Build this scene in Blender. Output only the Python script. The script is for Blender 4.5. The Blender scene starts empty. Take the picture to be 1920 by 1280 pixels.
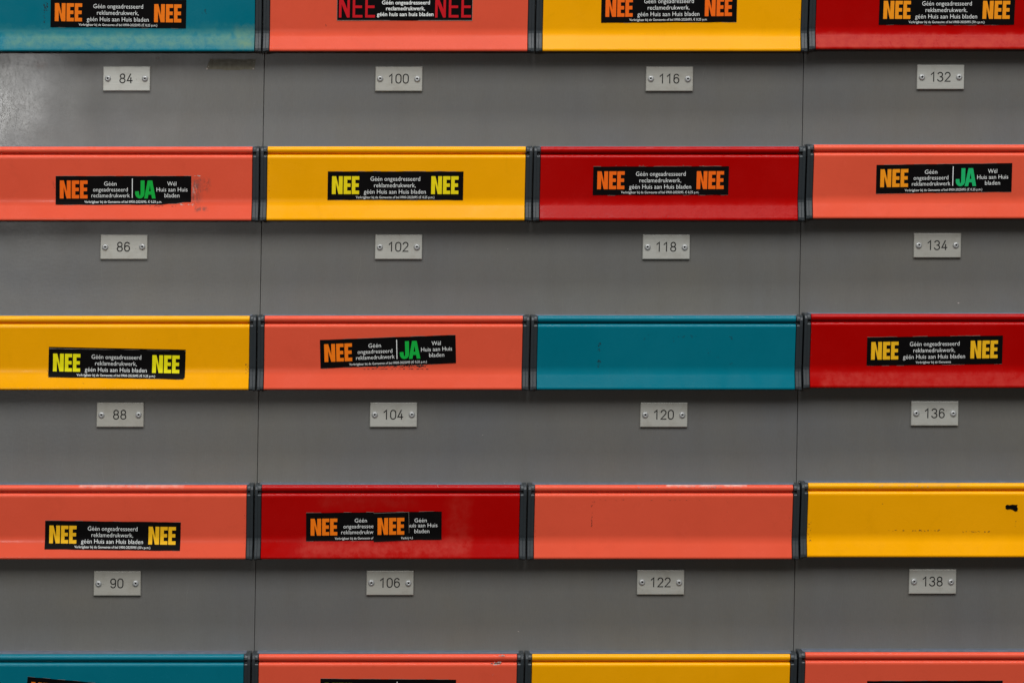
import bpy, bmesh, math, random
from mathutils import Vector, Matrix

scene = bpy.context.scene
COL = scene.collection
S = 0.0005            # metres per unit: all sizes below are in half millimetres
DIST = 5000.0         # camera distance from the mailbox fronts, in units
CX, CY = 760.0, 380.0 # where the camera stands in front of the wall
ZC = 1.45             # camera height in metres

# ------------------------------------------------------------------ camera
cd = bpy.data.cameras.new('camera')
cam = bpy.data.objects.new('camera', cd)
COL.objects.link(cam)
cam.location = (0, -DIST * S, ZC)
cam.rotation_euler = (math.radians(90), 0, 0)
cd.sensor_width = 36.0
cd.lens = 36.0 * DIST / 1920.0
cd.shift_x = (960 - CX) / 1920.0
cd.shift_y = -(640 - CY) / 1920.0
cd.clip_start = 0.05
cd.clip_end = 100
scene.camera = cam

# ------------------------------------------------------------------ light: a covered entrance, daylight from above and in front
world = bpy.data.worlds.new('World')
scene.world = world
world.use_nodes = True
bg = world.node_tree.nodes['Background']
bg.inputs['Color'].default_value = (1.0, 0.88, 0.70, 1)
bg.inputs['Strength'].default_value = 0.042

def area_lamp(name, loc, target, sx, sy, power, color):
    l = bpy.data.lights.new(name, 'AREA')
    l.shape = 'RECTANGLE'; l.size = sx; l.size_y = sy
    l.energy = power; l.color = color
    o = bpy.data.objects.new(name, l); COL.objects.link(o)
    o.location = loc
    o.rotation_euler = (Vector(target) - Vector(loc)).to_track_quat('-Z', 'Y').to_euler()
    return o

area_lamp('overhead_daylight', (0.1, -5.2, ZC + 5.45), (0.1, 0, ZC - 0.1), 10.8, 3.7, 628, (1.0, 1.0, 0.99))
# strip lamp added above the cabinet front for highlights on the beads
area_lamp('bead_highlight_lamp', (0.1, -1.05, ZC + 3.6), (0.1, 0, ZC - 0.1), 7.0, 0.26, 112, (0.95, 0.98, 1.0))
# unseen source added at the left, mirrored as glare by the glossy fronts
area_lamp('left_glare_lamp', (-1.37, -7.0, ZC + 0.42), (-0.37, 0, ZC + 0.1), 0.20, 0.28, 24, (1.0, 0.99, 0.97))

# small unseen lamp added for glints in the lower lips of a few flaps
area_lamp('lip_glint_lamp', (0.29, -3.08, ZC + 1.64), (0.12, 0, ZC - 0.01), 0.30, 0.14, 3.0, (1.0, 1.0, 1.0))

vs = scene.view_settings
vs.view_transform = 'Standard'
vs.look = 'None'
vs.exposure = 0.0
vs.gamma = 1.0
vs.use_curve_mapping = False

# ------------------------------------------------------------------ materials
def lin(c):
    return tuple(((v / 255) / 12.92 if v / 255 <= 0.04045 else ((v / 255 + 0.055) / 1.055) ** 2.4) for v in c) + (1,)

class NT:
    def __init__(self, name):
        self.m = bpy.data.materials.new(name); self.m.use_nodes = True
        self.t = self.m.node_tree; self.b = self.t.nodes['Principled BSDF']
        self.pos = self.t.nodes.new('ShaderNodeNewGeometry').outputs['Position']
    def n(self, typ, **kw):
        x = self.t.nodes.new(typ)
        for k, v in kw.items():
            if k in x.inputs.keys(): self.set(x, k, v)
            else: setattr(x, k, v)
        return x
    def set(self, x, k, v):
        if hasattr(v, 'is_output') or isinstance(v, bpy.types.NodeSocket): self.t.links.new(v, x.inputs[k])
        else: x.inputs[k].default_value = v
    def noise(self, scale, detail=3, rough=0.5, vec=None, dist=0.0):
        x = self.n('ShaderNodeTexNoise', Scale=scale, Detail=detail, Roughness=rough, Distortion=dist)
        self.t.links.new(vec or self.pos, x.inputs['Vector'])
        return x.outputs['Fac']
    def vecscale(self, v3, add=(0, 0, 0)):
        x = self.n('ShaderNodeMapping'); self.t.links.new(self.pos, x.inputs['Vector'])
        x.inputs['Scale'].default_value = v3; x.inputs['Location'].default_value = add
        return x.outputs['Vector']
    def ramp(self, fac, lo, hi, a=0.0, b=1.0):
        x = self.n('ShaderNodeMapRange'); self.t.links.new(fac, x.inputs['Value'])
        x.inputs['From Min'].default_value = lo; x.inputs['From Max'].default_value = hi
        x.inputs['To Min'].default_value = a; x.inputs['To Max'].default_value = b
        x.clamp = True
        return x.outputs['Result']
    def math(self, op, a, b):
        x = self.n('ShaderNodeMath', operation=op)
        for i, v in enumerate((a, b)):
            if isinstance(v, bpy.types.NodeSocket): self.t.links.new(v, x.inputs[i])
            else: x.inputs[i].default_value = v
        return x.outputs[0]
    def mix(self, fac, a, b):
        x = self.n('ShaderNodeMix', data_type='RGBA')
        for i, v in ((0, fac), (6, a), (7, b)):
            if isinstance(v, bpy.types.NodeSocket): self.t.links.new(v, x.inputs[i])
            else: x.inputs[i].default_value = v
        return x.outputs[2]
    def out(self, **kw):
        for k, v in kw.items():
            self.set(self.b, k.replace('_', ' '), v)
        return self.m
    def bump(self, h, strength, dist=0.0005, prev=None):
        x = self.n('ShaderNodeBump', Strength=strength, Distance=dist)
        self.t.links.new(h, x.inputs['Height'])
        if prev: self.t.links.new(prev, x.inputs['Normal'])
        self.t.links.new(x.outputs['Normal'], self.b.inputs['Normal'])
        return x.outputs['Normal']
    def box(self, x0, x1, y0, y1, soft, wob=None, out=0):
        """0..1 mask of a patch on the wall, given in wall units; edges broken up by wob"""
        sep = self.n('ShaderNodeSeparateXYZ'); self.t.links.new(self.pos, sep.inputs[0])
        X, Z = sep.outputs[0], sep.outputs[2]
        k = S * (DIST - out) / DIST
        ax0, ax1 = (x0 - CX) * k, (x1 - CX) * k
        az0, az1 = ZC + (CY - y1) * k, ZC + (CY - y0) * k
        so = soft * S
        if wob is not None:
            w = self.math('MULTIPLY', self.math('SUBTRACT', wob, 0.5), soft * S * 4)
            X = self.math('ADD', X, w); Z = self.math('ADD', Z, w)
        a = self.math('MULTIPLY', self.ramp(X, ax0 - so, ax0 + so), self.ramp(X, ax1 - so, ax1 + so, 1, 0))
        b = self.math('MULTIPLY', self.ramp(Z, az0 - so, az0 + so), self.ramp(Z, az1 - so, az1 + so, 1, 0))
        return self.math('MULTIPLY', a, b)

def paint_mat(name, col, patches=(), torn=(), rough=0.22, dirt=0.6):
    t = NT(name)
    c = lin(col)
    dark = tuple(v * 0.80 for v in c[:3]) + (1,)
    pale = tuple(min(1, v * 1.06 + 0.002) for v in c[:3]) + (1,)
    base = t.mix(t.ramp(t.noise(14, 4, 0.6), 0.35, 0.7), pale, c)
    # fine grime specks and faint vertical wipe marks
    base = t.mix(t.math('MULTIPLY', t.ramp(t.noise(1, 5, 0.65, t.vecscale((260, 260, 60))), 0.60, 0.80), 0.16 * dirt * 2), base, dark)
    base = t.mix(t.math('MULTIPLY', t.ramp(t.noise(900, 2, 0.5), 0.73, 0.80), 0.5 * dirt), base, (0.03, 0.02, 0.015, 1))
    base = t.mix(t.math('MULTIPLY', t.ramp(t.noise(45, 6, 0.72, None, 0.7), 0.54, 0.72), 0.22), base, dark)
    base = t.mix(t.math('MULTIPLY', t.ramp(t.noise(1, 4, 0.7, t.vecscale((70, 70, 420), (2, 3, 4))), 0.66, 0.74), 0.18), base, pale)
    r = t.ramp(t.noise(30, 5, 0.65), 0.3, 0.75, rough - 0.07, rough + 0.10)
    for (x0, x1, y0, y1, soft, pc, amt, pr) in patches:
        wob = t.noise(90, 5, 0.7)
        msk = t.math('MULTIPLY', t.box(x0, x1, y0, y1, soft, wob, 35), t.ramp(t.noise(120, 5, 0.65), 0.34, 0.60, 0.25, 1.0))
        msk = t.math('MULTIPLY', msk, amt)
        base = t.mix(msk, base, lin(pc))
        x = t.n('ShaderNodeMix', data_type='FLOAT')
        t.t.links.new(msk, x.inputs[0]); t.t.links.new(r, x.inputs[2]); x.inputs[3].default_value = pr
        r = x.outputs[0]
    for (x0, x1, y0, y1, soft, pc, amt, sc, th) in torn:
        msk = t.math('MULTIPLY', t.box(x0, x1, y0, y1, soft, t.noise(200, 4, 0.7), 35), t.ramp(t.noise(1, 5, 0.72, t.vecscale((sc, sc, sc * 0.45), (x0, 0, y0)), 1.5), th, th + 0.13))
        base = t.mix(t.math('MULTIPLY', msk, amt), base, lin(pc))
    t.bump(t.noise(520, 2, 0.5), 0.10, 0.0004)
    return t.out(Base_Color=base, Roughness=r, Specular_IOR_Level=0.18)

SALMON, YELLOW, RED, TEAL = (224, 86, 60), (246, 168, 0), (168, 1, 0), (0, 108, 126)

def panel_mat():
    t = NT('grey_paint')
    base = t.mix(t.ramp(t.noise(7, 4, 0.6), 0.3, 0.7), lin((113, 111, 105)), lin((107, 108, 109)))
    # fine vertical grain of the powder coat
    base = t.mix(t.math('MULTIPLY', t.ramp(t.noise(1, 3, 0.6, t.vecscale((900, 900, 130))), 0.35, 0.75), 0.20), base, lin((87, 86, 83)))
    base = t.mix(t.math('MULTIPLY', t.ramp(t.noise(1, 4, 0.6, t.vecscale((60, 60, 9))), 0.45, 0.8), 0.20), base, lin((93, 88, 81)))
    base = t.mix(t.math('MULTIPLY', t.ramp(t.noise(600, 2, 0.5), 0.71, 0.77), 0.6), base, lin((60, 55, 48)))
    base = t.mix(t.math('MULTIPLY', t.ramp(t.noise(640, 2, 0.5, t.vecscale((1, 1, 1), (3, 5, 7))), 0.735, 0.79), 0.5), base, lin((170, 168, 160)))
    # rust bloom under the flap at the upper left
    wob = t.noise(160, 4, 0.7)
    base = t.mix(t.math('MULTIPLY', t.box(66, 86, 114, 126, 5, wob), 0.85), base, lin((96, 62, 34)))
    base = t.mix(t.math('MULTIPLY', t.box(-20, 60, 104, 114, 5, wob), 0.5), base, lin((92, 74, 56)))
    # fine scratches
    scr = t.n('ShaderNodeTexWave', Scale=1.0, Distortion=14.0, Detail=3.0)
    scr.inputs['Detail Scale'].default_value = 0.6
    t.t.links.new(t.vecscale((26, 26, 11)), scr.inputs['Vector'])
    sm = t.math('MULTIPLY', t.ramp(scr.outputs['Fac'], 0.9993, 1.0), t.ramp(t.noise(16, 2), 0.56, 0.68))
    base = t.mix(t.math('MULTIPLY', sm, 0.25), base, lin((160, 158, 152)))
    n1 = t.bump(t.noise(330, 2, 0.5), 0.10, 0.0005)
    # wrinkled lacquer where the front was rubbed
    wr = t.box(-300, 70, 60, 330, 110, None)
    rough = t.math('SUBTRACT', t.ramp(t.noise(22, 5, 0.6), 0.3, 0.75, 0.28, 0.36), t.math('MULTIPLY', wr, 0.17))
    t.bump(t.math('MULTIPLY', t.noise(1, 4, 0.62, t.vecscale((250, 250, 150)), 0.8), wr), 0.24, 0.0006, n1)
    return t.out(Base_Color=base, Roughness=rough, Specular_IOR_Level=0.5)

def simple_mat(name, col, rough=0.5, metal=0.0, var=0.15, scale=120, bump=0.0, spec=0.5):
    t = NT(name)
    c = lin(col); d = tuple(v * (1 - var) for v in c[:3]) + (1,)
    base = t.mix(t.ramp(t.noise(scale, 4, 0.6), 0.35, 0.7), c, d)
    if bump: t.bump(t.noise(scale * 5, 3, 0.6), bump, 0.0003)
    return t.out(Base_Color=base, Roughness=t.ramp(t.noise(scale, 3), 0.3, 0.7, rough - 0.05, rough + 0.07), Metallic=metal, Specular_IOR_Level=spec)

def plate_mat():
    t = NT('brushed_aluminium')
    base = t.mix(t.ramp(t.noise(1, 4, 0.6, t.vecscale((90, 90, 1400))), 0.3, 0.7), lin((206, 206, 199)), lin((194, 195, 189)))
    base = t.mix(t.math('MULTIPLY', t.ramp(t.noise(80, 4, 0.65), 0.5, 0.75), 0.35), base, lin((150, 142, 126)))
    base = t.mix(t.math('MULTIPLY', t.ramp(t.noise(500, 2, 0.5), 0.74, 0.79), 0.6), base, lin((80, 74, 64)))
    oi = t.n('ShaderNodeObjectInfo')   # every plate has tarnished differently
    base = t.mix(t.math('MULTIPLY', oi.outputs['Random'], 0.45), base, lin((158, 152, 138)))
    t.bump(t.noise(1, 3, 0.6, t.vecscale((120, 120, 2600))), 0.08, 0.0002)
    return t.out(Base_Color=base, Roughness=0.38, Metallic=0.28)

def print_black():
    t = NT('sticker_black')
    base = t.mix(t.ramp(t.noise(420, 4, 0.7), 0.62, 0.85), (0.003, 0.0026, 0.0028, 1), (0.009, 0.008, 0.008, 1))
    return t.out(Base_Color=base, Roughness=t.ramp(t.noise(60, 4), 0.3, 0.7, 0.42, 0.60), Specular_IOR_Level=0.08)

M = {}
M['salmon'] = paint_mat('salmon_paint', SALMON, patches=[(150, 345, 905, 912, 3, (236, 200, 186), 0.5, 0.6), (1250, 1400, 904, 910, 2, (225, 215, 205), 0.7, 0.6)],
    torn=[(361, 374, 335, 380, 6, (112, 78, 72), 0.85, 190, 0.40), (361, 368, 342, 364, 4, (200, 176, 168), 0.75, 330, 0.48), (381, 391, 336, 360, 5, (130, 76, 64), 0.7, 190, 0.42), (365, 388, 387, 396, 3, (124, 78, 70), 0.75, 190, 0.40), (88, 106, 330, 372, 4, (120, 56, 40), 0.4, 200, 0.55)])
M['yellow'] = paint_mat('yellow_paint', YELLOW, patches=[(1640, 1800, 903, 910, 2, (190, 150, 70), 0.5, 0.6)])
M['red'] = paint_mat('red_paint', RED, patches=[
    (1530, 2030, 66, 92, 6, (196, 62, 44), 0.55, 0.50), (1540, 2030, 700, 726, 6, (186, 48, 36), 0.45, 0.50),
    (1020, 1490, 384, 408, 6, (190, 34, 28), 0.40, 0.42),
    (565, 880, 1012, 1042, 10, (190, 60, 48), 0.55, 0.45), (840, 880, 930, 1030, 8, (180, 50, 40), 0.35, 0.45),
    (600, 780, 930, 950, 10, (170, 45, 36), 0.3, 0.45)])
M['teal'] = paint_mat('teal_paint', TEAL, patches=[(8, 476, 62, 88, 7, (92, 138, 122), 0.75, 0.6), (440, 480, 50, 90, 7, (110, 140, 110), 0.6, 0.6), (-30, 470, 50, 66, 8, (50, 130, 132), 0.4, 0.55)])
M['panel'] = panel_mat()
M['plastic'] = simple_mat('black_plastic', (44, 50, 54), 0.36, 0, 0.25, 200, 0.05)
M['hood'] = simple_mat('anthracite_plastic', (92, 99, 112), 0.45, 0, 0.25, 120, 0.05)
M['dark'] = simple_mat('cabinet_dark', (30, 27, 24), 0.8, 0, 0.2, 60)
M['plate'] = plate_mat()
M['rivet'] = simple_mat('rivet_steel', (196, 198, 198), 0.30, 0.30, 0.2, 800)
M['hole'] = simple_mat('rivet_hole', (8, 8, 8), 0.8, 0, 0.1, 100)
M['ink'] = simple_mat('engraved_ink', (9, 9, 8), 0.7, 0, 0.2, 900)
M['black'] = print_black()
M['white'] = simple_mat('print_white', (250, 252, 250), 0.55, 0, 0.10, 500, spec=0.3)
def pm(n, c): M[n] = simple_mat('print_' + n, c, 0.55, 0, 0.10, 400, spec=0.3)
pm('orange', (255, 126, 0)); pm('vermilion', (255, 108, 0)); pm('amber', (255, 156, 10)); pm('gold', (250, 190, 20))
pm('lemon', (246, 224, 0)); pm('lime', (246, 236, 0)); pm('crimson', (205, 0, 22)); pm('green', (0, 178, 62)); pm('sea', (20, 186, 108))
M['edge'] = simple_mat('sticker_edge', (150, 140, 130), 0.7, 0, 0.3, 600)
M['gum'] = simple_mat('old_glue', (44, 30, 24), 0.7, 0, 0.5, 700)
M['gumteal'] = simple_mat('old_glue_on_teal', (4, 34, 44), 0.6, 0, 0.5, 700)
M['gumgrey'] = simple_mat('torn_sticker_film', (126, 104, 100), 0.5, 0, 0.5, 500)
M['chalk'] = simple_mat('bared_primer', (196, 186, 180), 0.7, 0, 0.3, 600)
M['tape'] = simple_mat('yellowed_tape', (116, 111, 92), 0.42, 0, 0.2, 300)

# ------------------------------------------------------------------ mesh helpers (units; d = distance out from the fronts, v = down)
LEAN = 0.0172   # the whole cabinet leans a little
PITCH, ROW = 508.4, 314.7

def link(name, me, mats, parent):
    for m in mats: me.materials.append(m)
    o = bpy.data.objects.new(name, me); COL.objects.link(o)
    if parent: o.parent = parent
    return o

def L(u, v, d):
    """cell coordinates -> metres from the cell's base point (middle of its lower edge)"""
    return Vector(((u - PITCH / 2 - LEAN * (v - ROW)) * S, -d * S, (ROW - v) * S))

def smooth(me, on=True):
    me.polygons.foreach_set('use_smooth', [on] * len(me.polygons))

def densify(pts, eps=0.35):
    out = []
    n = len(pts)
    for i in range(n):
        a, b = Vector(pts[i]), Vector(pts[(i + 1) % n])
        out.append(tuple(a))
        l = (b - a).length
        if l > 4:
            for f in (eps / l, 1 - eps / l):
                out.append(tuple(a.lerp(b, f)))
    return out

def extrude_profile(name, prof, u0, u1, mats, parent, rim=0.5, segs=1, warp=None):
    """closed profile (d, v) swept along u; ends narrowed by a small rim so they catch light"""
    n = len(prof)
    cx = sum(p[0] for p in prof) / n; cy = sum(p[1] for p in prof) / n
    def shrink(k):
        res = []
        for i in range(n):
            a, b = Vector(prof[i - 1]), Vector(prof[(i + 1) % n])
            t = (b - a); nn = Vector((t.y, -t.x))
            nn = nn.normalized() if nn.length > 1e-6 else Vector((0, 0))
            p = Vector(prof[i]) + nn * (k * SIGN)
            res.append((p.x, p.y))
        return res
    area = sum(prof[i][0] * prof[(i + 1) % n][1] - prof[(i + 1) % n][0] * prof[i][1] for i in range(n))
    SIGN = -1 if area > 0 else 1
    inner = shrink(rim)
    us = [u0 + rim + (u1 - u0 - 2 * rim) * i / segs for i in range(segs + 1)]
    us = [us[0], us[0] + 0.3, us[0] + 0.9] + us[1:-1] + [us[-1] - 0.9, us[-1] - 0.3, us[-1]]
    rings = [(u0, inner)] + [(u, prof) for u in us] + [(u1, inner)]
    vs_, fs = [], []
    for u, pr in rings:
        for d, v in pr:
            w = warp(u, v) if warp else 0
            vs_.append(L(u, v, d + w))
    for k in range(len(rings) - 1):
        for i in range(n):
            j = (i + 1) % n
            f = [k * n + i, k * n + j, (k + 1) * n + j, (k + 1) * n + i]
            fs.append(f if SIGN < 0 else f[::-1])
    ns = len(fs)
    base = len(vs_)
    for k, rev in ((0, False), (len(rings) - 1, True)):
        idx = []
        for i in range(n):
            vs_.append(vs_[k * n + i].copy()); idx.append(len(vs_) - 1)
        if (SIGN < 0) != rev: idx = idx[::-1]
        fs.append(idx)
    me = bpy.data.meshes.new(name)
    me.from_pydata(vs_, [], fs); me.validate()
    sm = [True] * ns + [False] * (len(me.polygons) - ns)
    me.polygons.foreach_set('use_smooth', sm)
    return link(name, me, mats, parent)

def rounded_box(name, u0, u1, v0, v1, d0, d1, r, mats, parent, seg=2, front_only=True):
    bm = bmesh.new()
    q = [(u0, v0), (u1, v0), (u1, v1), (u0, v1)]
    b = [bm.verts.new(L(u, v, d0)) for u, v in q]
    f = [bm.verts.new(L(u, v, d1)) for u, v in q]
    bm.faces.new(b); ff = bm.faces.new(f[::-1])
    for i in range(4):
        j = (i + 1) % 4
        bm.faces.new([b[j], b[i], f[i], f[j]])
    bm.normal_update()
    bmesh.ops.recalc_face_normals(bm, faces=bm.faces)
    es = list(ff.edges) if front_only else list(bm.edges)
    if r: bmesh.ops.bevel(bm, geom=es, offset=r * S, segments=seg, affect='EDGES', profile=0.5)
    me = bpy.data.meshes.new(name); bm.to_mesh(me); bm.free()
    return link(name, me, mats, parent)

# flap cross-section -------------------------------------------------------
FRONT = []
def arc(c, r, a0, a1, n):
    return [(c[0] + r * math.cos(math.radians(a0 + (a1 - a0) * i / n)), c[1] - r * math.sin(math.radians(a0 + (a1 - a0) * i / n))) for i in range(n + 1)]
FRONT += arc((32.8, 6.4), 6.4, 175, -62, 20)                    # rolled bead along the top
FRONT += [(33.6, 12.2), (31.2, 12.6), (30.4, 13.8), (31.0, 15.0)]  # groove
FRONT += [(34.6, 15.3), (36.6, 15.9), (38.2, 17.0), (39.1, 18.6), (39.5, 20.6), (39.45, 22.4), (39.3, 23.6)]
FRONT += [(31.0, 93.5)]
A_, C_, B_ = Vector((30.95, 94)), Vector((29.95, 102.5)), Vector((32.0, 111))
for i in range(1, 11):
    t = i / 10
    p = A_ * (1 - t) ** 2 + C_ * 2 * t * (1 - t) + B_ * t * t
    FRONT.append((p.x, p.y))
FRONT += [(32.2, 111.7), (36.9, 130.9), (37.1, 131.6)]
FRONT += [(37.6, 133.4), (37.7, 135.2), (37.2, 136.9), (36.0, 137.8), (34.4, 138.0)]
BACK = [(32.9, 136.6), (30.8, 130), (27.2, 111), (25.8, 96), (26.6, 90), (33.5, 26), (28.0, 18), (26.6, 11)]
FLAP = densify(FRONT + BACK)

def depth(v):
    pts = FRONT[26:]
    for a, b in zip(pts, pts[1:]):
        if a[1] <= v <= b[1] and b[1] > a[1]:
            return a[0] + (b[0] - a[0]) * (v - a[1]) / (b[1] - a[1])
    return 40.0
CUTS = [22, 40, 58, 76, 93, 96, 98, 100, 102, 104, 106, 108, 111, 120, 131, 134]

def drape(bm, lift):
    """cut a flat (u, v) sheet along the folds of the flap and lay it on"""
    for c in CUTS:
        bmesh.ops.bisect_plane(bm, geom=bm.verts[:] + bm.edges[:] + bm.faces[:], plane_co=(0, c, 0), plane_no=(0, 1, 0), dist=1e-4)

class Sheet:
    """flat coloured polygons in (u, v), later laid on a flap as one mesh"""
    def __init__(self): self.v, self.f, self.m, self.z = [], [], [], []
    def add(self, pts, faces, mat, lift):
        o = len(self.v)
        self.v += [(p[0], p[1], lift) for p in pts]
        self.f += [[o + i for i in f] for f in faces]
        self.m += [mat] * len(faces)
    def poly(self, pts, mat, lift): self.add(pts, [list(range(len(pts)))], mat, lift)
    def transform(self, fn): self.v = [(*fn(x, y), z) for x, y, z in self.v]
    def build(self, name, parent, flat=None, wall=False, shadeflat=True):
        names = sorted(set(self.m))
        me = bpy.data.meshes.new(name)
        me.from_pydata(self.v, [], self.f)
        for i, mname in enumerate(self.m): me.polygons[i].material_index = names.index(mname)
        bm = bmesh.new(); bm.from_mesh(me)
        bmesh.ops.triangulate(bm, faces=[f for f in bm.faces if len(f.verts) > 4])
        if flat is None: drape(bm, 0)
        for v in bm.verts:
            u, vv, lift = v.co
            v.co = L(u, vv, (depth(vv) if flat is None else flat) + lift)
        bm.normal_update()
        bad = [f for f in bm.faces if f.normal.y > 0]
        bmesh.ops.reverse_faces(bm, faces=bad)
        bm.to_mesh(me); bm.free()
        return link(name, me, [M[n] for n in names], parent)

# lettering ----------------------------------------------------------------
TEXTS = {}
def prepare_texts(items):
    made = []
    for body, off in items:
        cu = bpy.data.curves.new('lettering', 'FONT')
        cu.body = body; cu.size = 1.0; cu.resolution_u = 2; cu.offset = off
        o = bpy.data.objects.new('lettering', cu); COL.objects.link(o); made.append((body, off, o, cu))
    bpy.context.view_layer.update()
    dg = bpy.context.evaluated_depsgraph_get()
    for body, off, o, cu in made:
        me = o.evaluated_get(dg).to_mesh()
        vs_ = [(v.co.x, v.co.y) for v in me.vertices]
        fs = [list(p.vertices) for p in me.polygons]
        xs = [p[0] for p in vs_]
        TEXTS[(body, off)] = (vs_, fs, min(xs), max(xs))
        o.evaluated_get(dg).to_mesh_clear()
    for body, off, o, cu in made:
        bpy.data.objects.remove(o); bpy.data.curves.remove(cu)

CAP = 0.729   # cap height of the built-in lettering at size 1
def put_text(sh, body, x0, x1, base, cap, mat='white', off=-0.006, lift=0.62):
    vs_, fs, a, b = TEXTS[(body, off)]
    kx = (x1 - x0) / (b - a); ky = cap / CAP
    sh.add([(x0 + (x - a) * kx, base - y * ky) for x, y in vs_], fs, mat, lift)

def big(sh, ch, x, y, w, h, st, arm, mat, lift=0.62):
    P = lambda pts: [(x + a * w, y + b * h) for a, b in pts]
    if ch == 'E':
        s = st / w; a = arm / h; m = (1 - a) / 2
        sh.poly(P([(0, 0), (s, 0), (s, 1), (0, 1)]), mat, lift)
        for (b0, ln) in ((0, 1.0), (m, 0.94), (1 - a, 1.0)):
            sh.poly(P([(s, b0), (ln, b0), (ln, b0 + a), (s, b0 + a)]), mat, lift)
    elif ch == 'N':
        s = st / w; t = s * 0.98
        sh.poly(P([(0, 0), (s, 0.0), (s, 1), (0, 1)][:4]), mat, lift)
        sh.poly(P([(1 - s, 0), (1, 0), (1, 1), (1 - s, 1)]), mat, lift)
        sh.poly(P([(s, 0), (s + 0.02, 0), (1 - s, 0.62), (1 - s, 1), (1 - s - 0.02, 1), (s, 0.38)]), mat, lift)
    elif ch == 'J':
        s = st / w
        sh.poly(P([(1 - s, 0), (1, 0), (1, 0.72), (1 - s, 0.72)]), mat, lift)
        n = 8
        ro, ri = 0.5, 0.5 - s
        o_, i_ = [], []
        for k in range(n + 1):
            a = math.pi * k / n
            o_.append((0.5 + 0.5 * math.cos(a), 0.72 + 0.28 * math.sin(a)))
            i_.append((0.5 + max(0.04, 0.5 - s) * math.cos(a), 0.72 + 0.12 * math.sin(a)))
        for k in range(n):
            sh.poly(P([o_[k], o_[k + 1], i_[k + 1], i_[k]]), mat, lift)
        sh.poly(P([(0, 0.60), (s * 0.95, 0.60), (s * 0.95, 0.725), (0, 0.725)]), mat, lift)
    elif ch == 'A':
        s = st / w
        sh.poly(P([(0.30, 0), (0.5, 0), (0.5, 0.28), (s, 1), (0, 1)]), mat, lift)
        sh.poly(P([(0.5, 0), (0.70, 0), (1, 1), (1 - s, 1), (0.5, 0.28)]), mat, lift)
        sh.poly(P([(0.34, 0.60), (0.66, 0.60), (0.70, 0.79), (0.30, 0.79)]), mat, lift + 0.02)

def nee(sh, x, y, mat, w=51.0, h=33.5, thin=False):
    if thin:
        k = w / 68.0
        big(sh, 'N', x, y, 20 * k, h, 4.6, 4.6, mat); big(sh, 'E', x + 25.5 * k, y, 18.5 * k, h, 4.6, 4.8, mat); big(sh, 'E', x + 49 * k, y, 18.5 * k, h, 4.6, 4.8, mat)
    else:
        k = w / 51.0
        big(sh, 'N', x, y, 20 * k, h, 7.2, 7, mat); big(sh, 'E', x + 22 * k, y, 13.6 * k, h, 6.6, 6.6, mat); big(sh, 'E', x + 37.2 * k, y, 13.8 * k, h, 6.6, 6.6, mat)

SM = 'Verkrijgbaar bij de Gemeente of bel 0900-2025095'
SMALL = {'euro': SM + ' (€ 0,25 p.m.)', 'comma': SM + ', € 0,25 p.m.', 'cent': SM + ' (50 c.p.m.)', 'short': 'Verkrijgbaar bij de Gemeente'}
T0 = -0.006
prepare_texts([(t, T0) for t in ('Géén ongeadresseerd', 'reklamedrukwerk,', 'reclamedrukwerk,', 'géén Huis aan Huis bladen', 'Géén', 'ongeadresseerd', 'reklamedrukwerk',
               'reclamedrukwerk', 'Wél', 'Huis aan Huis', 'bladen', 'ongeadressee', 'reklamedrukw', 'huis aan Huis', 'Verkrijgbaar bij de Gemeente of', 'Verkrij', 'm.)')]
              + [(t, 0.0) for t in SMALL.values()]
              + [(t, 0.016) for t in ('Géén ongeadresseerd', 'reclamedrukwerk,', 'géén huis aan huis bladen')])

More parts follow.
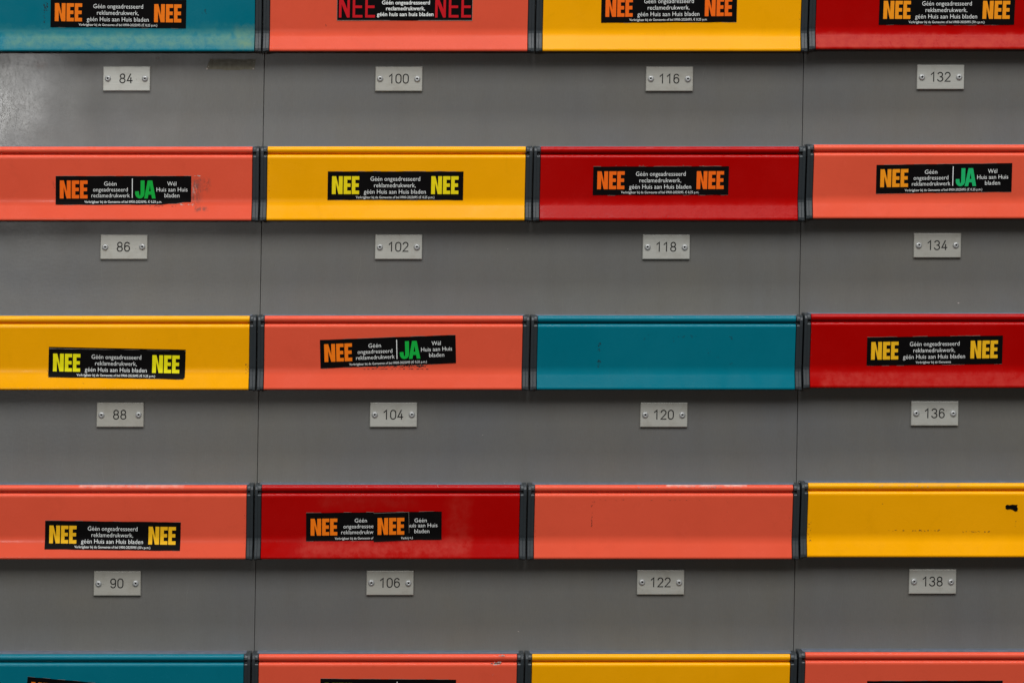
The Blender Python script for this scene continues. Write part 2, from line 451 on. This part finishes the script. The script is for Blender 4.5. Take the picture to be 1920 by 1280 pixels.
def sticker_sheet(kind, colour, small, spell, green='green', seed=0, tear=False):
    sh = Sheet(); R = random.Random(seed)
    w, h = 254.0, 53.5
    # black film with slightly uneven cut edges
    n = 18
    top = [(w * i / n, R.uniform(-0.25, 0.25)) for i in range(n + 1)]
    bot = [(w * i / n, h + R.uniform(-0.35, 0.35)) for i in range(n + 1)]
    if tear:
        for i in range(n + 1):
            if i >= 17: bot[i] = (bot[i][0], h - 4.5 - R.uniform(0, 1.2))
            elif i >= 15: bot[i] = (bot[i][0], h - 1.2 - R.uniform(0, 1))
    for i in range(n):
        sh.poly([top[i], top[i + 1], bot[i + 1], bot[i]], 'black', 0.45)
        for a, b in ((top[i], top[i + 1]), (bot[i], bot[i + 1])):
            sg = -1 if a is top[i] else 1
            if R.random() < (0.75 if tear or kind == 'C' else 0.35):
                sh.poly([a, b, (b[0], b[1] + sg * R.uniform(0.2, 0.6)), (a[0], a[1] + sg * R.uniform(0.2, 0.6))], 'edge', 0.3)
    if kind == 'A':
        nee(sh, 8, 9, colour); nee(sh, 194, 9, colour)
        put_text(sh, 'Géén ongeadresseerd', 80, 173, 17.8, 8.6)
        put_text(sh, 'reklamedrukwerk,' if spell == 'k' else 'reclamedrukwerk,', 87, 165, 29.8, 8.6)
        put_text(sh, 'géén Huis aan Huis bladen', 68, 184, 41.8, 8.6)
        x0, x1 = {'euro': (53, 200), 'comma': (53, 199), 'cent': (56, 198), 'short': (92, 158)}[small]
        put_text(sh, SMALL[small], x0, x1, 50.4, 4.6, off=0.0)
    elif kind == 'B':
        nee(sh, 4, 8, 'crimson', 68, 40, True); nee(sh, 184, 8, 'crimson', 68, 40, True)
        put_text(sh, 'Géén ongeadresseerd', 84, 174, 23.6, 7.6, off=0.016)
        put_text(sh, 'reclamedrukwerk,', 92, 165, 34.4, 7.6, off=0.016)
        put_text(sh, 'géén huis aan huis bladen', 75, 181, 45.2, 7.6, off=0.016)
        for (x0, y0, x1, y1) in ((0, h - 0.7, w, h), (0, 0, 0.7, h), (w - 0.7, 0, w, h)):
            sh.poly([(x0, y0), (x1, y0), (x1, y1), (x0, y1)], 'edge', 0.55)
    elif kind == 'C':
        nee(sh, 7.7, 8.3, colour, 52, 33.6)
        put_text(sh, 'Géén', 90.5, 114, 18.0, 8.2)
        put_text(sh, 'ongeadresseerd', 70, 135, 29.0, 8.2)
        put_text(sh, 'reklamedrukwerk' if spell == 'k' else 'reclamedrukwerk', 67, 139, 40.0, 8.2)
        sh.poly([(142.9, 4.7), (144.2, 4.7), (144.2, 41), (142.9, 41)], 'white', 0.62)
        big(sh, 'J', 149, 8.3, 17.5, 33.6, 7.4, 7, green); big(sh, 'A', 165.8, 8.3, 21.6, 33.6, 6.8, 7, green)
        put_text(sh, 'Wél', 209, 226, 18.0, 8.2)
        put_text(sh, 'Huis aan Huis', 189, 247, 29.0, 8.2)
        put_text(sh, 'bladen', 204, 232, 40.0, 8.2)
        put_text(sh, SMALL[small], 54, 199, 50.2, 4.6, off=0.0)
    elif kind == 'D':   # a NEE sticker with a second NEE cut out and pasted over it
        nee(sh, 8.5, 11, colour, 50, 32)
        put_text(sh, 'Géén', 91, 114, 19.0, 8.0)
        put_text(sh, 'ongeadressee', 70, 126, 30.0, 8.0)
        put_text(sh, 'reklamedrukw', 66, 126, 41.0, 8.0)
        put_text(sh, 'Verkrijgbaar bij de Gemeente of', 54, 126, 51.0, 4.6, off=T0)
        put_text(sh, 'Géén', 203, 226, 20.0, 8.0)
        put_text(sh, 'huis aan Huis', 190, 246, 29.5, 8.0)
        put_text(sh, 'bladen', 203, 231, 40.5, 8.0)
        put_text(sh, 'm.)', 193, 200, 51.2, 4.4, off=T0)
        q = [(126, 1.8), (192.5, 0.2), (193.5, 53.5), (127, 56.0)]
        sh.poly(q, 'black', 1.0)
        sh.poly([q[0], q[1], (q[1][0], q[1][1] + 0.5), (q[0][0], q[0][1] + 0.5)], 'edge', 1.1)
        sh.poly([(192.0, 0.2), (192.5, 0.2), (193.3, 40), (192.9, 40)], 'edge', 1.1)
        k = Sheet(); nee(k, 134, 11, colour, 50, 32)
        sh.add([(a, b) for a, b, _ in k.v], k.f, colour, 1.15)
        put_text(sh, 'Verkrij', 178, 192, 51.5, 4.6, off=T0, lift=1.15)
    return sh

# digits engraved on the number plates: centre-line strokes in a 0..1 x 0..1 box
def _arc(cx, cy, rx, ry, a0, a1, n=10):
    return [(cx + rx * math.cos(math.radians(a0 + (a1 - a0) * i / n)), cy - ry * math.sin(math.radians(a0 + (a1 - a0) * i / n))) for i in range(n + 1)]
DIG = {
    '0': [_arc(.5, .30, .5, .30, 180, 0) + _arc(.5, .70, .5, .30, 0, -180) + [(0, .30)]],
    '1': [[(.12, .24), (.62, 0), (.62, 1)]],
    '2': [_arc(.5, .28, .48, .28, 168, -30) + [(.0, 1), (1, 1)]],
    '3': [_arc(.46, .25, .46, .25, 160, -90) , _arc(.46, .74, .52, .26, 88, -165)],
    '4': [[(.72, 1), (.72, .42)], [(.66, 0), (.0, .76), (1, .76)]],
    '6': [_arc(.5, .68, .5, .32, 180, -180, 16), _arc(.62, .62, .62, .62, 180, 112, 8)[:]],
    '8': [_arc(.5, .25, .43, .25, 90, -270, 16), _arc(.5, .74, .5, .26, 90, -270, 16)],
    '9': [_arc(.5, .32, .5, .32, 0, 360, 16), _arc(.38, .38, .62, .62, 0, -68, 8)],
}
DIG['6'] = [_arc(.5, .69, .49, .31, 180, -180, 16), [(.01, .69), (.03, .42)] + _arc(.5, .30, .47, .30, 190, 28, 9)]
DIG['9'] = [_arc(.5, .31, .49, .31, 0, 360, 16), [(.99, .31), (.97, .58)] + _arc(.5, .70, .47, .30, 10, -152, 9)]

def stroke(sh, pts, w, mat, lift):
    P = [Vector(p) for p in pts]
    a, b = [], []
    n = len(P)
    for i in range(n):
        d1 = (P[i] - P[i - 1]).normalized() if i else (P[1] - P[0]).normalized()
        d2 = (P[i + 1] - P[i]).normalized() if i < n - 1 else d1
        t = (d1 + d2)
        t = t.normalized() if t.length > 0.2 else d1
        k = 1 / max(0.5, t.dot(d1))
        nn = Vector((-t.y, t.x)) * (w / 2 * k)
        ext = Vector((0, 0))
        if i == 0: ext = -d1 * w * 0.35
        if i == n - 1: ext = d1 * w * 0.35
        a.append(P[i] + nn + ext); b.append(P[i] - nn + ext)
    for i in range(n - 1):
        sh.poly([tuple(a[i]), tuple(a[i + 1]), tuple(b[i + 1]), tuple(b[i])], mat, lift + 0.004 * (i % 3))

def rivet_mesh():
    bm = bmesh.new()
    N = 20
    rings = [(5.9, 0.0), (5.9, 0.9), (5.2, 2.0), (4.0, 2.8), (2.9, 3.1), (1.75, 3.0), (1.6, 2.4), (1.5, 1.0)]
    rv = [[bm.verts.new(((r * math.cos(2 * math.pi * i / N)) * S, -z * S, (r * math.sin(2 * math.pi * i / N)) * S)) for i in range(N)] for r, z in rings]
    for k in range(len(rv) - 1):
        for i in range(N):
            f = bm.faces.new([rv[k][i], rv[k][(i + 1) % N], rv[k + 1][(i + 1) % N], rv[k + 1][i]])
            f.smooth = True; f.material_index = 1 if k >= 5 else 0
    f = bm.faces.new(rv[-1]); f.material_index = 1
    bmesh.ops.recalc_face_normals(bm, faces=bm.faces)
    me = bpy.data.meshes.new('rivet'); bm.to_mesh(me); bm.free()
    me.materials.append(M['rivet']); me.materials.append(M['hole'])
    return me
RIVET = rivet_mesh()

# ------------------------------------------------------------------ the mailboxes
def thing(name, loc, label, cat, group):
    o = bpy.data.objects.new(name, None); COL.objects.link(o)
    o.empty_display_size = 0.02
    o.location = loc; o['label'] = label; o['category'] = cat; o['group'] = group
    return o

B0 = [-18.6, 489.8, 998.2, 1506.8]           # left edge of every column at the second row
DROP = [0.3, 0.0, 0.0, -3.5]                 # the right-hand cabinet hangs a touch higher
SEAM = {1: 3.2, 3: -2.7}
def cell_origin(r, c):
    top = 275.6 + (r - 1) * ROW + DROP[c]
    left = B0[c] - LEAN * (r - 1) * ROW
    return left, top

def true_xy(ax, ay, d):
    k = (DIST - d) / DIST
    return CX + (ax - CX) * k, CY + (ay - CY) * k

CAP_OUT = densify([(0, -1.2), (30, -1.2), (36, 0.2), (40, 3.6), (41.6, 8), (41.4, 19), (32.8, 93), (31.9, 99), (32.2, 104), (33.8, 111), (39.2, 132), (39.4, 137), (37.5, 139.6), (28, 140), (0, 128)])
CAP_IN = densify([(0, -0.2), (31, -0.4), (37, 1.6), (40, 5), (40.6, 9.0), (38.6, 11.2), (34.0, 11.8), (33.4, 15.6), (36, 16.6), (40.2, 17.0), (40.6, 20), (32.0, 93), (31.1, 99), (31.4, 104), (33.0, 111), (38.4, 132), (38.6, 136), (36.8, 138.6), (28, 139), (0, 127)])

def join_into(name, objs, parent):
    bm = bmesh.new()
    for o in objs: bm.from_mesh(o.data)
    me = bpy.data.meshes.new(name); bm.to_mesh(me); bm.free()
    mats = list(objs[0].data.materials)
    for o in objs: bpy.data.objects.remove(o)
    return link(name, me, mats, parent)

_capL = join_into('end_cap', [extrude_profile('a', CAP_OUT, 1.5, 7.2, [M['plastic']], None, 0.9), extrude_profile('b', CAP_IN, 6.6, 13.0, [M['plastic']], None, 0.6)], None)
_capR = join_into('end_cap', [extrude_profile('a', CAP_OUT, PITCH - 7.2, PITCH - 1.5, [M['plastic']], None, 0.9), extrude_profile('b', CAP_IN, PITCH - 13.0, PITCH - 6.6, [M['plastic']], None, 0.6)], None)
_capL_me, _capR_me = _capL.data, _capR.data
bpy.data.objects.remove(_capL); bpy.data.objects.remove(_capR)
_hood = rounded_box('slot_frame', 10, PITCH - 10, -1.2, 124, 0, 24, 1.4, [M['hood']], None, 3)
_hood_me = _hood.data; bpy.data.objects.remove(_hood)

FLAPCOL = [['teal', 'salmon', 'yellow', 'red'], ['salmon', 'yellow', 'red', 'salmon'], ['yellow', 'salmon', 'teal', 'red'], ['salmon', 'red', 'salmon', 'yellow'], ['teal', 'salmon', 'yellow', 'salmon']]
NUM = [['84', '100', '116', '132'], ['86', '102', '118', '134'], ['88', '104', '120', '136'], ['90', '106', '122', '138'], [None] * 4]
PLATE = [[(194, 125), (704, 125.5), (1211, 125.5), (1719, 122)], [(189, 440), (703.5, 440), (1205, 440), (1713, 437)],
         [(182, 754), (694, 754), (1200.5, 754), (1708, 751.5)], [(176.5, 1069.5), (687.5, 1068.5), (1194.5, 1067.5), (1704, 1066)]]
# stickers: centre as it appears, turn in degrees (anticlockwise), kind, colour, small print, spelling
STICK = {
    (0, 0): (222, 25.5, -0.6, 'A', 'orange', 'euro', 'k'), (0, 1): (759, 12, 0.0, 'B', 'crimson', 'euro', 'c'),
    (0, 2): (1254.5, 15.5, 0.4, 'A', 'vermilion', 'comma', 'c'), (0, 3): (1775.5, 20, 0.0, 'A', 'amber', 'cent', 'k'),
    (1, 0): (231.5, 357, 0.0, 'C', 'vermilion', 'comma', 'c'), (1, 1): (741.5, 348.3, 0.0, 'A', 'lemon', 'euro', 'k'),
    (1, 2): (1239, 339, 0.1, 'A', 'vermilion', 'comma', 'c'), (1, 3): (1770, 334.5, 0.75, 'C', 'amber', 'euro', 'k'),
    (2, 0): (218.5, 682, -0.9, 'A', 'lime', 'euro', 'k'), (2, 1): (727.5, 659, 2.15, 'C', 'orange', 'euro', 'k'),
    (2, 3): (1752.5, 657, 0.75, 'A', 'gold', 'short', 'k'), (3, 0): (211.5, 1003.3, -0.7, 'A', 'gold', 'cent', 'k'),
    (3, 1): (701, 986, 0.7, 'D', 'orange', 'euro', 'k'),
    (4, 0): (176, 1305, -5.2, 'A', 'orange', 'euro', 'k'), (4, 1): (727.5, 1298.5, -0.4, 'C', 'lime', 'euro', 'k'),
    (4, 3): (1752, 1301.5, 0.2, 'A', 'orange', 'euro', 'k'),
}
LABEL = {
    '84': 'teal mailbox flap chalky along its lower edge, above plate 84', '100': 'salmon mailbox flap with thin red NEE lettering, above plate 100',
    '116': 'yellow mailbox flap with orange NEE sticker, above plate 116', '132': 'red mailbox flap with amber NEE sticker, above plate 132',
    '86': 'salmon mailbox flap with torn NEE JA sticker, above plate 86', '102': 'yellow mailbox flap with straight yellow NEE sticker, above plate 102',
    '118': 'red mailbox flap with straight orange NEE sticker, above plate 118', '134': 'salmon mailbox flap at right with NEE JA sticker, above plate 134',
    '88': 'yellow mailbox flap at left with doubled yellow NEE sticker, above plate 88', '104': 'salmon mailbox flap with tilted NEE JA sticker, above plate 104',
    '120': 'bare teal mailbox flap without a sticker, above plate 120', '136': 'red mailbox flap with gold NEE sticker, above plate 136',
    '90': 'salmon mailbox flap with gold NEE sticker, above plate 90', '106': 'red mailbox flap with two overlapping NEE stickers, above plate 106',
    '122': 'bare salmon mailbox flap without a sticker, above plate 122', '138': 'bare yellow mailbox flap with small black smudge, above plate 138',
}
LABEL = {k: v.replace('mailbox flap', 'flapped mailbox').replace('above plate', 'number plate') for k, v in LABEL.items()}
LAST = ['teal flapped mailbox at bottom left with a steeply tilted sticker', 'salmon flapped mailbox at the bottom edge, below mailbox 106',
        'bare yellow flapped mailbox at the bottom edge, below mailbox 122', 'salmon flapped mailbox at bottom right, below mailbox 138']

# the dark cabinet body that shows in the seams
bm = bmesh.new()
l0, t0 = cell_origin(0, 0); l4, t4 = cell_origin(4, 3)
x0, x1 = (-140 - CX) * S, (2150 - CX) * S
z1, z0 = ZC + (CY - t0 + 25) * S, ZC + (CY - t4 - ROW - 6) * S
bmesh.ops.create_cube(bm, size=1)
for v in bm.verts:
    v.co = Vector((x0 if v.co.x < 0 else x1, 0.010 if v.co.y < 0 else 0.30, z0 if v.co.z < 0 else z1))
me = bpy.data.meshes.new('wall'); bm.to_mesh(me); bm.free()
wall = link('wall', me, [M['dark']], None); wall['kind'] = 'structure'

RND = random.Random(7)
BOX = {}
for r in range(5):
    for c in range(4):
        left, top = cell_origin(r, c)
        num = NUM[r][c]
        bx, by = left + PITCH / 2 - LEAN * ROW, top + ROW
        root = thing('mailbox', ((bx - CX) * S, 0, ZC + (CY - by) * S), LABEL[num] if num else LAST[c], 'mailbox', 'mailboxes stacked in the cabinet wall')
        # front panel; the two middle columns share one sheet, so it butts without a joint
        a = {0: 0, 1: SEAM[1] + 0.4, 2: 0, 3: SEAM[3] + 0.4}[c]
        b = {0: PITCH + SEAM[1] - 0.4, 1: PITCH, 2: PITCH + SEAM[3] - 0.4, 3: PITCH}[c]
        bm = bmesh.new()
        va, vb = 6, ROW + 6
        if r == 0: va = -20
        d = 0.6
        rows = [(va, vb)]
        rim_l, rim_r = c in (1, 3), c in (0, 2)
        us = [a, a + d, b - d, b] if True else None
        ds = [-d if rim_l else 0, 0, 0, -d if rim_r else 0]
        pts = [(a, -18)] + list(zip(us, ds)) + [(b, -18)]
        tv = [bm.verts.new(L(u, va, dd)) for u, dd in pts]; lv = [bm.verts.new(L(u, vb, dd)) for u, dd in pts]
        for i in range(5): bm.faces.new([tv[i], lv[i], lv[i + 1], tv[i + 1]])
        bm.faces.new([tv[5], lv[5], lv[0], tv[0]]); bm.faces.new(tv); bm.faces.new(lv[::-1])
        bmesh.ops.recalc_face_normals(bm, faces=bm.faces)
        me = bpy.data.meshes.new('front_panel'); bm.to_mesh(me); bm.free()
        panel = link('front_panel', me, [M['panel']], root)
        # slot frame, end caps
        link('slot_frame', _hood_me, [], root)
        link('end_cap', _capL_me, [], root); link('end_cap', _capR_me, [], root)
        # flap, each hanging a little differently
        p0, p1, tw = RND.uniform(-.5, .5), RND.uniform(-.6, .6), RND.uniform(0, 6)
        def warp(u, v, p0=p0, p1=p1, tw=tw):
            k = max(0, v - 20) / 118
            return k * (p0 + p1 * (u / PITCH - .5) + 0.25 * math.sin(u / 90 + tw))
        flap = extrude_profile('flap', FLAP, 14.2, PITCH - 14.2, [M[FLAPCOL[r][c]]], root, 0.5, 12, warp)
        BOX[(r, c)] = (root, flap, panel, warp, left, top)
        # number plate with rivets and engraved number
        if num:
            px, py = PLATE[r][c]
            v0 = py - top; u0 = px - left + LEAN * v0
            plate = rounded_box('number_plate', u0, u0 + 88.5, v0, v0 + 46, 0, 5.0, 1.3, [M['plate']], root, 2)
            for dx in (9.2, 78.6):
                ro = bpy.data.objects.new('rivet', RIVET); COL.objects.link(ro); ro.parent = plate
                ro.location = L(u0 + dx, v0 + 23 + RND.uniform(-.5, .5), 5.0); ro.rotation_euler = (RND.uniform(-.1, .1), RND.uniform(0, 6), RND.uniform(-.1, .1))
            sh = Sheet()
            pitch, dw, dh = 13.6, 9.4, 16.6
            n = len(num)
            w = pitch * (n - 1) + dw
            sx = u0 + 44.2 - w / 2 - (0.6 if n == 3 else 0.8)
            for i, ch in enumerate(num):
                for s_ in DIG[ch]:
                    stroke(sh, [(sx + i * pitch + x * dw, v0 + 14.4 + y * dh) for x, y in s_], 2.15, 'ink', 0.06 + 0.02 * DIG[ch].index(s_))
            sh.build('number', plate, flat=5.0)

# ------------------------------------------------------------------ stickers and traces on the flaps
def on_flap(sheet, name, r, c, label=None):
    root, flap, panel, warp, left, top = BOX[(r, c)]
    o = sheet.build(name, flap)
    # follow the flap's own slight warp
    for v in o.data.vertices:
        z = v.co.z; vv = ROW - z / S; u = v.co.x / S + PITCH / 2 + LEAN * (vv - ROW)
        v.co.y -= (warp(u, vv)) * S
    if label: o['label'] = label
    return o

def uv_at(r, c, ax, ay):
    """point on a flap from where it appears"""
    left, top = BOX[(r, c)][4:]
    x, y = true_xy(ax, ay, 34)
    v = y - top
    x, y = true_xy(ax, ay, depth(max(22, min(137, v))))
    v = y - top
    return x - left + LEAN * v, v

for (r, c), (ax, ay, ang, kind, colr, small, spell) in STICK.items():
    uc, vc = uv_at(r, c, ax, ay)
    ca, sa = math.cos(math.radians(ang)), math.sin(math.radians(ang))
    green = 'sea' if (r, c) == (1, 3) else 'green'
    if (r, c) == (2, 0):     # an older sticker peeps out from under this one
        old = Sheet(); old.poly([(0, 0), (255, 0), (255, 53), (0, 53)], 'black', 0.15)
        old.poly([(0, 2.6), (255, 2.6), (255, 3.1), (0, 3.1)], 'edge', 0.2)
        a2 = math.radians(-1.2); c2, s2 = math.cos(a2), math.sin(a2)
        old.transform(lambda x, y: (uc + 0.8 + (x - 127.5) * c2 + (y - 26.7) * s2, vc - 2.6 - (x - 127.5) * s2 + (y - 26.7) * c2))
        on_flap(old, 'sticker', r, c, 'older black sticker almost covered by the newer one')
    sh = sticker_sheet(kind, colr, small, spell, green, seed=r * 10 + c, tear=(r, c) in ((1, 0),))
    kk = 0.994
    sh.transform(lambda x, y: (uc + ((x - 127) * ca + (y - 26.7) * sa) * kk, vc + (-(x - 127) * sa + (y - 26.7) * ca) * kk))
    on_flap(sh, 'sticker', r, c)

def flakes(r, c, name, boxes, mat, seed=1, lift=0.12):
    """ragged bits of old glue or chipped paint inside the given boxes (x0, y0, x1, y1, count, size, stretch)"""
    R = random.Random(seed); sh = Sheet()
    for (x0, y0, x1, y1, n, size, stx, *m) in boxes:
        for i in range(n):
            ax, ay = R.uniform(x0, x1), R.uniform(y0, y1)
            u, v = uv_at(r, c, ax, ay)
            s_ = size * R.uniform(.35, 1.1); k = R.randint(5, 8); a0 = R.uniform(0, 6)
            tl = R.uniform(-.35, .35)
            pts = []
            for j in range(k):
                a = a0 + 2 * math.pi * j / k; rr = s_ * R.uniform(.45, 1.1)
                dx, dy = rr * math.cos(a) * stx, rr * math.sin(a)
                pts.append((u + dx, v + dy + tl * dx / max(1, stx)))
            sh.add(pts, [list(range(k))], m[0] if m else mat, lift + 0.004 * (i % 12))
    o = on_flap(sh, name, r, c); o['kind'] = 'stuff'
    return o

flakes(0, 0, 'glue_residue', [(82, 0, 84.5, 48, 26, 1.3, .6), (82, 2, 90, 20, 14, 1.8, .8), (378, 16, 388, 28, 9, 1.0, 1)], 'gumteal', 1)
flakes(0, 1, 'scuff', [(609, 44, 613, 49, 5, 0.9, 1)], 'gum', 2)
flakes(1, 0, 'glue_residue', [(362, 329, 376, 331, 4, .7, 4.5, 'chalk'), 
                              (335, 383, 362, 386, 10, .8, 3, 'chalk'), (274, 386, 334, 387.5, 12, .6, 4, 'gum'),
                              (99, 335, 103, 360, 8, .8, .7, 'gum')], 'gumgrey', 3)
flakes(2, 1, 'glue_residue', [(700, 685, 800, 688, 34, 1.3, 1.8), (740, 683.5, 800, 687.5, 30, 1.8, 1.1), (676, 691, 812, 692, 34, .8, 4), (601, 688, 612, 692, 5, .8, 1.5, 'chalk'), (601, 640, 603, 690, 9, .6, .6, 'chalk'), (770, 675, 785, 681, 9, 1.0, 1.2, 'chalk')], 'gum', 4)
flakes(2, 2, 'glue_residue', [(1120, 642, 1126, 658, 10, 1.5, .9), (1120, 670, 1126, 688, 11, 1.6, .9), (1366, 629, 1373, 636, 6, 1.5, 1), (1368, 680, 1374, 684, 5, 1.2, 1), (1260, 629, 1306, 633, 10, .7, 3), (1262, 632, 1268, 642, 5, .8, .7), (1206, 628, 1216, 640, 4, .8, 1.5), (1320, 650, 1360, 672, 8, .6, 2)], 'gumteal', 5)
flakes(3, 2, 'glue_residue', [(1108.5, 945, 1110.5, 988, 24, 1.2, .45), (1108, 974, 1110, 986, 8, 1.5, .45), (1110, 938, 1118, 942, 4, .8, 1.5), (1362, 938, 1364, 985, 12, .6, .4), (1118, 936, 1362, 937.5, 16, .4, 6)], 'gum', 6)
flakes(3, 2, 'scuff', [(1258, 911, 1390, 914, 20, .65, 4), (1160, 912, 1240, 914, 8, .5, 4)], 'chalk', 7)
flakes(3, 3, 'glue_residue', [(1903, 975, 1906, 986, 5, .9, .6, 'gum'), (1653, 943, 1655, 945, 2, 1.2, 1, 'gum'), (1662, 993, 1700, 995, 10, .55, 3.5), (1708, 992.5, 1762, 995, 26, .65, 3.5), (1798, 995, 1860, 997, 20, .6, 3.5),
                              (1514, 975, 1521, 1015, 26, 1.1, .7)], 'gum', 8)
chip = Sheet()
chip.poly([uv_at(3, 3, x, y) for x, y in ((1885, 948), (1888, 945.5), (1893, 946.4), (1899, 945.2), (1904, 946), (1908, 945.4), (1907, 949), (1908.5, 953), (1907.5, 958), (1903, 958.4), (1899, 955.6), (1895, 954.2), (1889, 954.8), (1885.5, 953.4))], 'black', 0.3)
on_flap(chip, 'sticker_scrap', 3, 3)
flakes(3, 0, 'scuff', [(150, 910.5, 215, 912, 12, .6, 5), (230, 910, 330, 912.5, 18, .6, 4)], 'chalk', 9)
flakes(3, 1, 'scuff', [(820, 908, 822, 913, 6, .7, .7)], 'chalk', 10)
flakes(4, 1, 'scuff', [(922, 1240, 940, 1245, 20, 1.5, 2.2), (934, 1226, 946, 1229, 8, 1.1, 2.2), (920, 1262, 932, 1266, 4, .8, 1)], 'chalk', 11)
flakes(3, 3, 'scuff', [(1640, 909, 1800, 912, 20, .5, 4)], 'chalk', 12)
flakes(2, 0, 'scuff', [(460, 680, 466, 700, 16, 1.3, .6), (154, 717, 157, 719, 2, .9, 1), (88, 683, 90, 706, 8, .8, .6)], 'gum', 13)
flakes(1, 1, 'scuff', [(503, 300, 512, 330, 6, .8, .8), (503, 340, 507, 372, 8, .8, .6), (985, 345, 987, 380, 10, .8, .5)], 'gum', 14)
flakes(3, 0, 'grime', [(457, 960, 461, 1030, 16, 1.0, .5)], 'gum', 15)
flakes(2, 1, 'grime', [(977, 670, 981, 700, 12, .9, .6), (496, 660, 499, 700, 8, .7, .5)], 'gum', 16)
flakes(1, 2, 'grime', [(1014, 290, 1017, 400, 12, .5, .5), (1150, 310, 1340, 311.5, 16, .45, 2, 'edge')], 'gum', 17)
flakes(3, 2, 'grime', [(1480, 960, 1487, 1000, 14, .8, .8), (1003, 985, 1006, 1020, 10, .8, .5)], 'gum', 18)
flakes(0, 2, 'grime', [(1498, 20, 1501, 60, 8, .7, .5), (1129, 13, 1131, 17, 2, .8, 1, 'chalk')], 'gum', 19)
flakes(2, 3, 'grime', [(1519, 610, 1522, 690, 18, .7, .5, 'gumgrey')], 'gumgrey', 20)

# yellowed tape left on the first panel
root, flap, panel, warp, left, top = BOX[(0, 0)]
sh = Sheet()
def wl(ax, ay): return (ax - left + LEAN * (ay - top), ay - top)
R = random.Random(4)
upper = [wl(394 + 86 * i / 10, 111 + R.uniform(-.8, .8)) for i in range(11)]
lower = [wl(386 + 91 * i / 10, 131 + R.uniform(-1.2, 1.2)) for i in range(11)]
for i in range(10): sh.poly([upper[i], upper[i + 1], lower[i + 1], lower[i]], 'tape', 0.25)
sh.build('tape_remnant', panel, flat=0.0)
sh = Sheet()
for (ax, ay, s_) in ((388, 129, 2.0), (475, 129, 1.8), (296, 109, 1.6), (476, 116, 1.0), (391, 125, 1.2)):
    u, v = wl(ax, ay)
    sh.poly([(u - s_, v + s_ * .6), (u - s_ * .2, v - s_), (u + s_, v + s_ * .2), (u + s_ * .3, v + s_)], 'chalk', 0.33)
sh.build('paint_chip', panel, flat=0.0)['kind'] = 'stuff'
for (r, c, ax, ay, s_) in ((3, 2, 972, 1183, 1.3), (1, 3, 1797, 568, 1.6), (1, 1, 952, 467, .9), (2, 1, 905, 815, 1.0)):
    root, flap, panel, warp, left, top = BOX[(r, c)]
    sh = Sheet(); u, v = wl(ax, ay)
    sh.poly([(u - s_ * 1.3, v), (u, v - s_ * .6), (u + s_ * 1.3, v + s_ * .1), (u, v + s_ * .5)], 'chalk', 0.2)
    sh.build('paint_chip', panel, flat=0.0)

# ------------------------------------------------------------------ render settings
scene.render.engine = 'CYCLES'
scene.render.resolution_x = 1024
scene.render.resolution_y = 682
